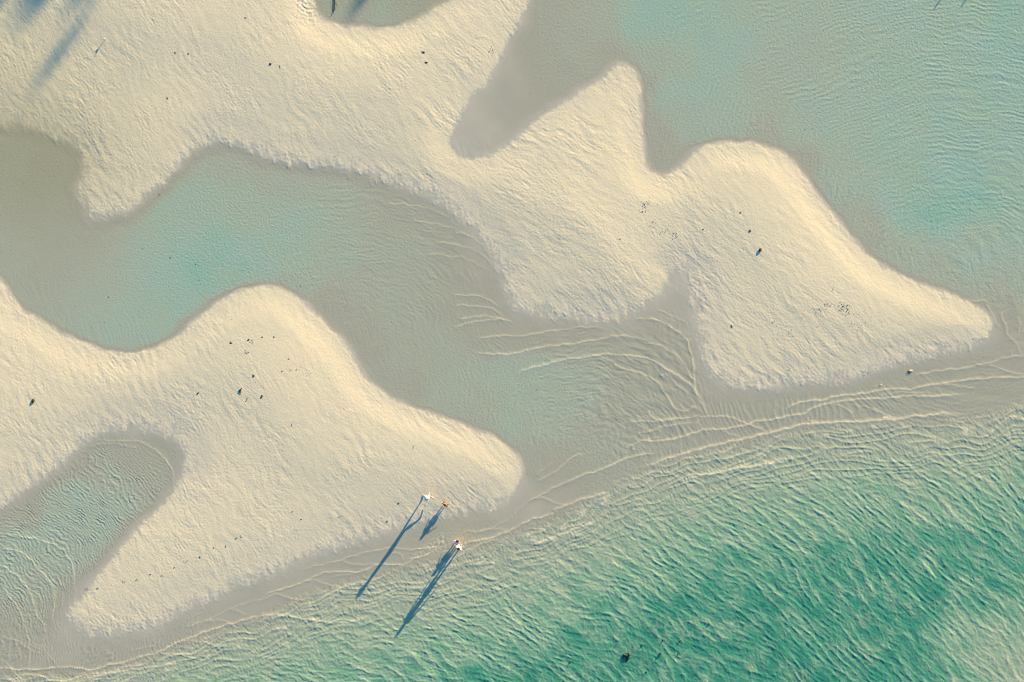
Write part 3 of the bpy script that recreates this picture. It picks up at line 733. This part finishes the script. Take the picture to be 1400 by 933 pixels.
# submerged rocks near the lower edge (reach just through the surface)
def sea_rock(u, v, px, lab, top=.05, deg=0, lobes=3, group=None):
    V_, F_ = [], []; r = px * S * .5
    zw = zat(water, u, v)
    H = .35
    for i in range(lobes):
        a = i * 2.4 + deg; q = 0 if i == 0 else .55
        blob(V_, F_, (math.cos(a) * r * q, math.sin(a) * r * q, top - H * (.9 if i == 0 else 1.0) + .03 * (i % 2)), 1, (r * (.72 if i == 0 else .45), r * (.62 if i == 0 else .42), H), .16, 3)
    o = link_mesh('sea_rock', V_, F_, M_rock); o.location = W(u, v, zw)
    tag(o, lab, 'rock', group)
sea_rock(857, 898, 15, 'large dark rock breaking the turquoise sea near the lower edge', .07, 0, 5)
for i, (u, v, px, lab) in enumerate([
  (878,882,4,'small dark rock above and right of the large sea rock'),(903,893,6,'dark rock first to the right of the large sea rock'),
  (927,894,5,'second dark rock to the right of the large sea rock, level with it'),(906,876,4.5,'dark rock higher up right of the large sea rock'),
  (930,876,4,'small dark rock farthest up and right of the large sea rock'),(842,883,3.5,'small dark rock just above and left of the large sea rock'),
  (884,919,4,'dark rock below and right of the large sea rock'),(805,866,3.5,'small dark rock alone left of and above the large sea rock'),
  (780,905,5,'dark rock left of the large sea rock in deep turquoise water'),(969,853,3.5,'small dark rock well right of and above the large sea rock')]):
    sea_rock(u, v, px, lab, .015, i, 3)

# crumbs of seaweed and shell, too many to count
V_, F_ = [], []
def crumb(u, v, r):
    z = gz(u, v); blob(V_, F_, W(u, v, z + r * .3), r, (1, .8, .7), .2, 1)
for (cu, cv, su, sv, n) in [(883,278,8,5,26),(880,288,5,4,12),(893,305,5,6,14),(908,316,8,4,16),(923,323,5,4,14),(1152,420,7,6,46),(1160,426,5,4,22),(1120,425,7,3,18),(1135,417,7,3,12),
   (345,466,4,3,8),(336,482,4,3,14),(410,505,12,9,16),(1135,392,5,5,8),(1170,440,20,12,16),(672,70,5,9,16),(1082,510,5,6,10),(1183,510,5,3,10),(1078,455,30,30,14),(1090,107,2,6,10)]:
    for _ in range(n): crumb(cu + random.gauss(0, su * .6), cv + random.gauss(0, sv * .6), random.uniform(.012, .026))
for (u, v) in [(323,737),(308,747),(293,750),(274,762),(256,768),(239,777),(222,787),(206,786),(187,793),(170,796),(134,805),(120,806),(330,735),(400,700),(405,725),(465,706)]:
    for _ in range(3): crumb(u + random.gauss(0, 1.2), v + random.gauss(0, 1), random.uniform(.018, .034))
for _ in range(110):
    u, v = random.uniform(0, 1400), random.uniform(0, 900)
    if zat(dry, u, v) > .9: crumb(u, v, random.uniform(.008, .018))
o = link_mesh('seaweed_crumbs', V_, F_, M_weed)
tag(o, 'tiny dark crumbs of seaweed and shell scattered over the pale sandbars', 'seaweed', kind='stuff')
V_, F_ = [], []
for (u, v, r) in [(195,340,.05),(233,352,.07),(268,361,.07),(149,406,.07),(237,343,.04),(214,372,.04),(273,383,.04),(103,419,.04),(168,424,.03),(143,441,.04),(125,448,.04),(33,251,.04),
   (739,108,.04),(726,127,.035),(1217,163,.04),(1223,164,.04),(1101,177,.06),(1202,201,.04),(1232,153,.04),(745,595,.04),(734,533,.05),(1110,177,.03),(880,78,.03),(1007,128,.04),(676,530,.04),(1362,324,.03),(445,417,.03)]:
    r *= .6; blob(V_, F_, W(u, v, max(gz(u, v), 0) + r * .1), r, (1, .8, .6), .2, 1)
o = link_mesh('lagoon_pebbles', V_, F_, M_stone)
tag(o, 'scattered tiny dark pebbles dotting the shallow lagoons', 'pebbles', kind='stuff')

# long branch lying in the little pond at the top edge
o = stick(458, 3, 30, 103, .035, 'driftwood_branch'); tag(o, 'long dark crooked branch lying in the small pond at the top edge', 'branch')

# ------------------------------------------------------------------ people
def skinned(name, joints, edges, mat, parent=None, sub_=1, root=0):
    me = bpy.data.meshes.new(name)
    me.from_pydata([j[:3] for j in joints], edges, []); me.update()
    o = bpy.data.objects.new(name, me); col.objects.link(o); o.parent = parent
    md = o.modifiers.new('skin', 'SKIN'); md.use_smooth_shade = True
    if not me.skin_vertices: 
        import bmesh as _b
        bm = _b.new(); bm.from_mesh(me); bm.verts.layers.skin.verify(); bm.to_mesh(me); bm.free()
    for i, j in enumerate(joints):
        r_ = j[3]; me.skin_vertices[0].data[i].radius = (r_, j[4] if len(j) > 4 else r_)
        me.skin_vertices[0].data[i].use_root = (i == root)
    s_ = o.modifiers.new('sub', 'SUBSURF'); s_.levels = sub_; s_.render_levels = sub_
    me.materials.append(mat)
    return o
M_skin = plain('skin', (.50, .30, .20), (.56, .35, .24), 8, .6, 0)
M_hair_d = plain('dark_hair', (.012, .009, .007), (.03, .02, .014), 40, .6)
M_hair_b = plain('brown_hair', (.10, .045, .02), (.15, .07, .03), 40, .6)
M_pale = plain('pale_cloth', (.74, .62, .56), (.66, .55, .50), 8)
M_white = plain('white_cloth', (.80, .76, .68), (.72, .70, .64), 8)
M_lav = plain('lavender_cloth', (.62, .52, .60), (.56, .48, .58), 8)
M_brown = plain('orange_cloth', (.20, .12, .07), (.15, .085, .05), 8)
M_eye = plain('eye', (.02, .02, .02), None, bump=0)
M_straw = plain('straw', (.72, .58, .42), (.62, .5, .36), 30)

def person(u, v, H, face, label, hair, top, bottom, stride=.0, lift=0., lean=0., arms=(10, 10), headk=1.0, hat=None, skirt=False, dz=0, girth=1.0, loose=1.0):
    """local x = the way the person faces, y = left, z = up; face = heading in degrees (0 = image right, 90 = image up)"""
    root = bpy.data.objects.new('person', None); col.objects.link(root)
    root.location = W(u, v, gz(u, v) - dz); root.rotation_euler.z = math.radians(face); root.scale = (1 + (girth - 1) * .5, girth, 1)
    tag(root, label, 'person', 'people playing at the waterline')
    ln = math.radians(lean); pv = Vector((0, 0, .52))
    def L(x, y, z):                         # joints above the hips bend with the lean
        q = Vector((x, y, z)) - pv
        return (pv + Matrix.Rotation(ln, 3, 'Y') @ q) * H
    J, E = [], []
    def add(p, r_, par=None):
        J.append((p[0], p[1], p[2], r_ * H)); 
        if par is not None: E.append((par, len(J) - 1))
        return len(J) - 1
    pel = add(pv * H, .062)
    sp = add(L(0, 0, .60), .058, pel); ch = add(L(.005, 0, .72), .068, sp); nb = add(L(0, 0, .805), .040, ch)
    nk = add(L(.004, 0, .845), .030, nb)
    hk = headk
    h1 = add(L(.008, 0, .865 + .012 * hk), .036 * hk, nk); h2 = add(L(.008, 0, .865 + .055 * hk), .047 * hk, h1); h3 = add(L(0, 0, .865 + .10 * hk), .036 * hk, h2)
    nose = add(L(.062 * hk, 0, .865 + .042 * hk), .007 * hk, h2)
    for sd_, arm in ((1, arms[0]), (-1, arms[1])):
        a = math.radians(arm)
        sh = add(L(0, sd_ * .085, .80), .034, ch)
        def A(d, fwd): return L(fwd, sd_ * (.095 + math.sin(a) * d), .795 - math.cos(a) * d)
        s2 = add(A(.02, 0), .030, sh); el = add(A(.17, -.005), .022, s2); wr = add(A(.31, .03), .0145, el)
        pm = add(A(.345, .04), .017, wr)
        for f, (dx, ln_) in enumerate(((-.016, .036), (-.006, .043), (.005, .041), (.015, .032))):
            m1 = add(A(.37, .04 + dx), .0058, pm); add(A(.37 + ln_ * .6, .046 + dx), .0048, m1)
        add(A(.362, .068), .006, pm)
    knees = {}
    for sd_, st, lf in ((1, stride, 0), (-1, -stride, lift)):
        hp = add((0, sd_ * .048 * H, .50 * H), .052, pel)
        kn = add(((st * .55 + lf * .3) * H, sd_ * .055 * H, (.275 + lf * .15) * H), .034, hp)
        ca = add(((st * .75 - lf * .05) * H, sd_ * .056 * H, (.19 + lf * .45) * H), .031, kn)
        an = add(((st - lf * .5) * H, sd_ * .057 * H, (.045 + lf * .8) * H), .017, ca)
        hl = add(((st - .01 - lf * .62) * H, sd_ * .057 * H, (.022 + lf * .86) * H), .018, an)
        ft = add(((st + .06 - lf * .5) * H, sd_ * .062 * H, (.018 + lf * .66) * H), .019, an)
        add(((st + .095 - lf * .42) * H, sd_ * .064 * H, (.013 + lf * .60) * H), .013, ft)
        knees[sd_] = (hp, kn)
    skinned('body', J, E, M_skin, root, 2, pel)
    # clothes follow the limbs
    T, TE = [], []
    def tadd(i, k, par=None, p=None):
        q = p if p is not None else J[i][:3]
        T.append((q[0], q[1], q[2], J[i][3] * k * (1 + (loose - 1) * .7))); 
        if par is not None: TE.append((par, len(T) - 1))
        return len(T) - 1
    a0 = tadd(pel, 1.22); a1 = tadd(sp, 1.2, a0); a2 = tadd(ch, 1.15, a1); a3 = tadd(nb, 1.0, a2)
    arm_idx = [i for i in range(9, len(J)) if False]
    for sd_ in (1, -1):
        s1 = L(0, sd_ * .085, .80); a = math.radians(arms[0] if sd_ == 1 else arms[1])
        q1 = tadd(ch, .58, a2, s1); tadd(ch, .46, q1, L(0, sd_ * (.095 + math.sin(a) * .11), .795 - math.cos(a) * .11))
    skinned('shirt', T, TE, top, root, 2, 0)
    B, BE = [], []
    B.append((0, 0, .535 * H, .069 * H * loose))
    for sd_ in (1, -1):
        hp, kn = knees[sd_]; a, b = Vector(J[hp][:3]), Vector(J[kn][:3])
        B.append((*a, (.066 if skirt else .060) * H * loose)); BE.append((0, len(B) - 1))
        e = a.lerp(b, .85 if skirt else .6); B.append((*e, (.075 if skirt else .05) * H * loose)); BE.append((len(B) - 2, len(B) - 1))
    skinned('skirt' if skirt else 'shorts', B, BE, bottom, root, 2, 0)
    # hair cap with strands
    V_, F_ = [], []
    hc = L(-.012, 0, .865 + .068 * hk); hr = .052 * hk * H
    base = 0; seg, ring = 16, 7
    R_ = Matrix.Rotation(ln - .35, 3, 'Y')
    for i in range(ring):
        th = (i / (ring - 1)) * 1.75
        for k in range(seg):
            p_ = 2 * math.pi * k / seg
            rr = hr * (1.06 + .04 * math.sin(k * 2.3) + (.0 if i < ring - 1 else -.03))
            V_.append(Vector(hc) + R_ @ Vector((math.sin(th) * math.cos(p_) * rr * 1.08, math.sin(th) * math.sin(p_) * rr * .95, math.cos(th) * rr * 1.05)))
    for i in range(ring - 1):
        for k in range(seg):
            k2 = (k + 1) % seg
            F_.append((i * seg + k, (i + 1) * seg + k, (i + 1) * seg + k2, i * seg + k2))
    for k in range(14):                      # locks hanging at the back
        t = math.radians(105 + 150 * k / 13)
        p0 = Vector(hc) + R_ @ Vector((math.cos(t) * hr, math.sin(t) * hr * .95, -.1 * hr))
        p1 = p0 + R_ @ Vector((math.cos(t) * .012 * H, 0, -.05 * H)); p2 = p1 + Vector((-.004 * H, 0, -.045 * H))
        tube(V_, F_, [p0, p1, p2], [.011 * H, .010 * H, .004 * H], 5)
    link_mesh('hair', V_, F_, hair, root)
    for sd_ in (1, -1):
        V_, F_ = [], []; e = L(.050 * hk, sd_ * .018 * hk, .865 + .056 * hk); blob(V_, F_, e, .007 * hk * H, (1, 1, 1), 0, 1)
        link_mesh('eye', V_, F_, M_eye, root)
        V_, F_ = [], []; e = L(0, sd_ * .047 * hk, .865 + .045 * hk); blob(V_, F_, e, .014 * hk * H, (.8, .35, 1.1), 0, 1)
        link_mesh('ear', V_, F_, M_skin, root)
    V_, F_ = [], []; blob(V_, F_, L(.046 * hk, 0, .865 + .018 * hk), .012 * hk * H, (.5, 1.1, .35), 0, 1)
    link_mesh('mouth', V_, F_, M_brown, root)
    if hat:
        V_, F_ = [], []; c = L(0, 0, .865 + .092 * hk); prof = [(.105, -.006), (.095, .004), (.062, .012), (.058, .045), (.03, .06), (.002, .062)]
        sg = 24
        for (rr, zz) in prof:
            for k in range(sg):
                t = 2 * math.pi * k / sg; w_ = .006 * math.sin(2 * t) if rr > .1 else 0
                V_.append(Vector(c) + Matrix.Rotation(ln, 3, 'Y') @ (Vector((math.cos(t) * rr, math.sin(t) * rr, zz + w_)) * H))
        for i in range(len(prof) - 1):
            for k in range(sg):
                k2 = (k + 1) % sg; F_.append((i * sg + k, i * sg + k2, (i + 1) * sg + k2, (i + 1) * sg + k))
        h_ = link_mesh('sun_hat', V_, F_, hat, root)
        so_ = h_.modifiers.new('thick', 'SOLIDIFY'); so_.thickness = .006 * H
    return root
person(586, 679, 1.78, 150, 'pale clothed person in a wide light hat, farthest left, with the longest shadow', M_hair_b, M_pale, M_white, .13, .18, 4, (12, 14), hat=M_pale)
person(609, 689, .60, 238, 'small child in brown clothes standing right of the person in a light hat', M_hair_d, M_brown, M_brown, .05, .0, 8, (48, 30), 1.35, skirt=True, girth=2.0, loose=1.8)
person(624, 742, .70, 60, 'small dark haired child in a lavender top bending forward at the splashing waterline', M_hair_d, M_lav, M_lav, .04, .0, 22, (25, 50), 1.35, skirt=True, girth=2.0, loose=1.5)
person(628, 747, 1.72, 235, 'bare armed person in light clothes standing lowest of the group amid splashes', M_hair_d, M_white, M_white, .10, .02, 4, (20, 12))

# ------------------------------------------------------------------ white wading bird
root = bpy.data.objects.new('wading_bird', None); col.objects.link(root)
root.location = W(144, 55, gz(144, 55)); root.rotation_euler.z = math.radians(8)
tag(root, 'small white bird standing alone on the upper left sand', 'bird')
M_feather = plain('white_feathers', (.82, .80, .74), (.74, .72, .66), 30, .8)
M_leg = plain('bird_leg', (.05, .045, .03), None, bump=0); M_beak = plain('beak', (.35, .22, .05), None, bump=0)
skinned('body', [(0,0,.17,.034,.04),(.05,0,.185,.030,.032),(-.06,0,.165,.026,.026),(-.12,0,.155,.010,.016),(.075,0,.215,.015),(.07,0,.25,.011),(.09,0,.275,.016),(.11,0,.278,.008)],
        [(0,1),(0,2),(2,3),(1,4),(4,5),(5,6),(6,7)], M_feather, root, 2)
V_, F_ = [], []; tube(V_, F_, [(.112,0,.277),(.14,0,.270),(.165,0,.262)], [.006,.004,.001], 6); link_mesh('beak', V_, F_, M_beak, root)
for s_ in (1, -1):
    V_, F_ = [], []
    tube(V_, F_, [(0,s_*.015,.15),(-.006,s_*.017,.08),(.004,s_*.018,.004)], [.010,.007,.007], 6)
    for a in (-.5, 0, .5): tube(V_, F_, [(.004,s_*.018,.004),(.034*math.cos(a),s_*.018+.034*math.sin(a),.003)], [.003,.002], 4)
    link_mesh('leg', V_, F_, M_leg, root)
    V_, F_ = [], []; blob(V_, F_, (-.03, s_*.034, .175), .06, (1.1, .16, .5), .05, 2); link_mesh('wing', V_, F_, M_feather, root)

# ------------------------------------------------------------------ palms and posts that stand beyond the top edge (their shadows reach the frame)
M_trunk = plain('palm_bark', (.16, .12, .08), (.24, .19, .13), 12, .9, .6)
M_frond = plain('palm_leaf', (.045, .085, .025), (.08, .12, .035), 5, .6)
def palm(su, sv, h, cr, label, fr_n=16):
    """its crown shadow falls at pixel (su, sv)"""
    k = h / math.tan(SUN_EL) / S
    u, v = su + .575 * k, sv - .818 * k
    root = bpy.data.objects.new('palm_tree', None); col.objects.link(root)
    root.location = W(u, v, gz(u, v)); tag(root, label, 'palm tree', 'palm trees behind the beach')
    V_, F_ = [], []; n = 14; pts = []
    for i in range(n + 1):
        t = i / n; pts.append((math.sin(t * 1.6) * .35 - .35 * t, .12 * math.sin(t * 3), h * t))
    tube(V_, F_, pts, [(.17 if cr > 1.5 else .14) * (1 - .45 * i / n) * (1.6 if i == 0 else 1) + (.012 if i % 2 else 0) for i in range(n + 1)], 12)
    link_mesh('trunk', V_, F_, M_trunk, root)
    top = Vector(pts[-1])
    V_, F_ = [], []
    for f in range(fr_n):
        a = f * 2.399 + random.uniform(-.2, .2); el = random.uniform(.05, .9) * (1 if f % 3 else -.3)
        L_ = cr * random.uniform(.85, 1.1); P = []
        for i in range(11):
            q = i / 10
            rr = L_ * q * (math.cos(el) * .95); z = L_ * (math.sin(el) * q - .75 * q * q)
            P.append(top + Vector((math.cos(a) * rr, math.sin(a) * rr, z)))
        tube(V_, F_, P, [.028 * (1 - .8 * i / 10) for i in range(11)], 5)
        side = Vector((-math.sin(a), math.cos(a), 0))
        for i in range(2, 44):
            q = i / 44; j = min(int(q * 10), 9); p = P[j].lerp(P[j + 1], q * 10 - j); d = (P[j + 1] - P[j]).normalized()
            ll = cr * .30 * math.sin(q * 2.7 + .35)
            for s_ in (1, -1):
                tip = p + side * s_ * ll * .85 + d * ll * .5 + Vector((0, 0, -ll * random.uniform(.2, .5)))
                w_ = d * .022; b = len(V_)
                V_ += [p - w_, p + w_, p.lerp(tip, .5) + w_ * 1.2 + Vector((0, 0, .01)), tip, p.lerp(tip, .5) - w_ * 1.2 + Vector((0, 0, .01))]
                F_.append((b, b + 1, b + 2, b + 3, b + 4))
    link_mesh('crown', V_, F_, M_frond, root, False)
palm(60, 100, 18.0, .9, 'slender tall palm standing beyond the top edge of the beach', 6)
palm(38, 8, 16, 1.6, 'palm with a medium crown behind the upper left sand')
palm(-14, -8, 16.0, 2.6, 'large crowned palm farthest left behind the beach', 20)
palm(106, 0, 16, 1.2, 'palm with a small crown behind the upper left sand')
palm(170, -75, 6.5, 1.8, 'palm with a full crown behind the upper sand')
palm(488, 6, 12.0, .7, 'thin palm standing behind the small pond', 6)
def post(tu, tv, h, label):
    k = h / math.tan(SUN_EL) / S; u, v = tu + .575 * k, tv - .818 * k
    V_, F_ = [], []; r_ = .035
    tube(V_, F_, [(0,0,-1.0),(0,0,0),(.01,0,h*.5),(0,.005,h-.02),(0,.005,h)], [r_*1.2,r_*1.1,r_,r_*.95,r_*.7], 10)
    o = link_mesh('wooden_post', V_, F_, M_wood); o.location = W(u, v, 0); tag(o, label, 'post')
post(1276, 14, 1.1, 'thin wooden post in the upper right lagoon, left one of two')
post(1313, 11, 1.2, 'thin wooden post in the upper right lagoon, right one of two')
